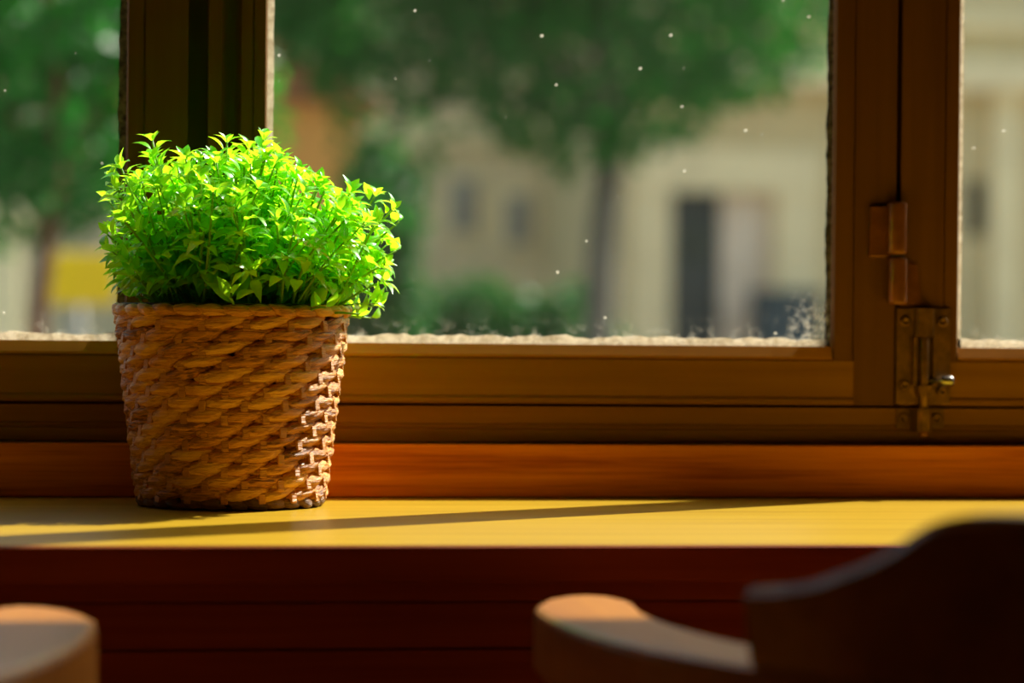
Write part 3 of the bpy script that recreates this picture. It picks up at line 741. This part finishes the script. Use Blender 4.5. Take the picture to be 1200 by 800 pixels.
# terracotta outhouse
C_ = empty('terracotta_outhouse', (0.7, 21.0, SZ)); tag(C_, 'small terracotta coloured outhouse with a tiled roof behind the plant', 'building')
pbox('wall', -0.05, 1.66, 21, 23, SZ, 1.70, 'terracotta', C_)
pr = prism('roof', [(-0.95, 2.95), (0.0, 3.55), (1.15, 2.95)], 'y', -0.15, 2.2, 'rooftile', C_)
pbox('door', 0.55, 1.1, 20.96, 21.0, SZ, 0.75, 'bark', C_)
# bin by the door
bn = link('wheelie_bin', fix(mesh('wheelie_bin', [(-0.26, -0.28, 0.06), (0.26, -0.28, 0.06), (0.26, 0.28, 0.06), (-0.26, 0.28, 0.06), (-0.31, -0.36, 1.5), (0.31, -0.36, 1.5), (0.31, 0.32, 1.5), (-0.31, 0.32, 1.5)], [(0, 1, 2, 3), (4, 5, 6, 7), (0, 1, 5, 4), (1, 2, 6, 5), (2, 3, 7, 6), (3, 0, 4, 7)])), 'bluebin')
bn.location = (6.80, 29.3, SZ+0.12); tag(bn, 'dark blue wheeled bin beside the pale stone doorway', 'bin')
box('lid', (-0.33, 0.33, -0.40, 0.36, 1.5, 1.58), 'bluebin', bn, 0.02)
for s in (-1, 1):
    T = Matrix.Translation((s*0.25, 0.28, 0.10)) @ Matrix.Rotation(PI/2, 4, 'Y'); lathe('wheel', [(0.02, -0.03), (0.10, -0.03), (0.10, 0.03), (0.02, 0.03)], 'pot', bn, 16, T)
# yellow sign on a pole
sg = empty('street_sign', (-0.235, 12.0, SZ)); tag(sg, 'yellow rectangular street sign on a grey pole', 'sign')
pbox('sign_plate', -0.385, -0.070, 11.96, 11.985, 0.175, 0.392, 'yellow', sg, 0.008); pbox('sign_back', -0.375, -0.080, 11.985, 12.0, 0.185, 0.382, 'greymetal', sg)
rod('pole', (0, 0.03, 0), (0, 0.03, 1.62), 0.03, 'greymetal', sg, 12)
# pale gate pillar and wall
gp = empty('gate_pillar', (-0.75, 13.5, SZ)); tag(gp, 'pale rendered gate pillar with a cap beside the yellow sign', 'pillar')
pbox('shaft', -1.0, -0.52, 13.3, 13.8, SZ, 0.55, 'stone', gp); pbox('cap', -1.05, -0.48, 13.25, 13.85, 0.55, 0.65, 'stone', gp, 0.02)

# trees
def leafcloud(name, parent, blobs, n, size, mat, seed, off):
    r = random.Random(seed); vs = []; fs = []
    tot = sum(b[3]*b[4]*b[5] for b in blobs)
    for bx_, by_, bz_, rx, ry, rz in blobs:
        for _ in range(int(n*rx*ry*rz/tot)):
            while True:
                d = Vector((r.uniform(-1, 1), r.uniform(-1, 1), r.uniform(-1, 1)))
                if 0.001 < d.length <= 1: break
            d = d.normalized()*d.length**0.55
            p = Vector((bx_+d.x*rx, by_+d.y*ry, bz_+d.z*rz))-off
            a = Vector((r.gauss(0, 1), r.gauss(0, 1), r.gauss(0, 0.7)-0.4)).normalized(); b = a.orthogonal().normalized()
            b = (Matrix.Rotation(r.uniform(0, 2*PI), 3, a) @ b); L = size*r.uniform(0.7, 1.3)
            o = len(vs); vs += [p, p+a*L*0.5+b*L*0.28, p+a*L, p+a*L*0.5-b*L*0.28]; fs += [(o, o+1, o+2, o+3)]
    return link(name, mesh(name, vs, fs), mat, parent)
def tree(name, label, base, trunk_r, trunk_h, blobs, n, size, bark, seed, group='trees outside the window'):
    t = empty(name, base); tag(t, label, 'tree', group); off = Vector(base); r = random.Random(seed)
    tp = Vector((0.1, 0.05, trunk_h))
    sweep('trunk', [(0, 0, 0), (0.01, 0, trunk_h*0.35), (0.03, 0.02, trunk_h*0.7), tp], [trunk_r*1.25, trunk_r, trunk_r*0.9, trunk_r*0.7], bark, t, 12)
    for b in blobs:
        e = Vector(b[:3])-off; m = tp.lerp(e, 0.5)+Vector((0, 0, 0.15))
        sweep('branch', [tp-Vector((0, 0, 0.15)), m, e], [trunk_r*0.5, trunk_r*0.35, trunk_r*0.12], bark, t, 8)
    leafcloud('crown', t, blobs, n, size, MAT['tree'], seed+1, off)
    return t
tree('street_tree', 'large leafy street tree whose low branches hang before the beige building', (2.70, 16.5, SZ), 0.10, 2.6,
     [(1.5, 16.2, 2.6, 1.5, 1.4, 1.15), (2.6, 16.0, 2.35, 1.2, 1.3, 1.35), (3.4, 16.4, 2.6, 0.95, 1.2, 1.2), (2.2, 16.6, 4.2, 2.2, 2.0, 1.5), (0.6, 16.8, 2.9, 1.0, 1.3, 1.1), (1.45, 16.6, 1.30, 0.36, 0.5, 0.55)], 26000, 0.13, 'bark', 11)
tree('young_tree', 'slender young tree with drooping crown beside the yellow sign', (-0.335, 9.2, SZ), 0.034, 1.9,
     [(-0.25, 9.2, 0.95, 0.55, 0.55, 0.50), (-0.65, 9.4, 0.80, 0.45, 0.5, 0.55), (-0.35, 9.5, 1.6, 0.8, 0.8, 0.7), (0.10, 9.5, 0.9, 0.4, 0.45, 0.45)], 6200, 0.075, 'barkbrown', 12)
tree('background_tree', 'dark tree filling the gap between the houses', (-1.2, 26.0, SZ), 0.16, 2.8,
     [(-1.2, 26, 2.6, 2.0, 1.6, 1.9), (0.6, 26.5, 3.2, 1.8, 1.6, 1.6), (-2.6, 26, 1.6, 1.2, 1.2, 1.2)], 7000, 0.2, 'bark', 13)
def shrub(name, label, base, blobs, n, size, seed):
    t = empty(name, base); tag(t, label, 'shrub', 'shrubs outside the window'); off = Vector(base)
    for b in blobs: sweep('stem', [(0, 0, 0), Vector(b[:3])-off], [0.03, 0.01], 'bark', t, 6)
    leafcloud('crown', t, blobs, n, size, MAT['hedge'], seed, off); return t
shrub('tall_shrub', 'tall dark shrub growing against the terracotta outhouse', (1.64, 19.0, SZ), [(1.62, 19.0, 0.75, 0.28, 0.3, 0.55), (1.66, 19.0, 0.0, 0.28, 0.3, 0.6)], 3000, 0.10, 31)
hd = empty('clipped_hedge', (2.5, 19.8, SZ)); tag(hd, 'clipped green hedge in front of the cream house', 'hedge')
leafcloud('foliage', hd, [(2.1+0.34*k, 20.0, -0.45+0.06*math.sin(k*2.1), 0.42, 0.45, 0.85) for k in range(4)], 9000, 0.09, MAT['hedge'], 41, Vector((2.5, 19.8, SZ)))
for k in range(4): sweep('stem', [(2.0+0.35*k-2.5, 0, 0), (2.0+0.35*k-2.5, 0, 0.9)], [0.03, 0.015], 'bark', hd, 6)

# everything above was laid out from the sill top: lift it so that the room floor lies at z = 0
for o in list(COL.objects):
    if o.parent is None and o.type in ('MESH', 'EMPTY'): o.location.z += ZS
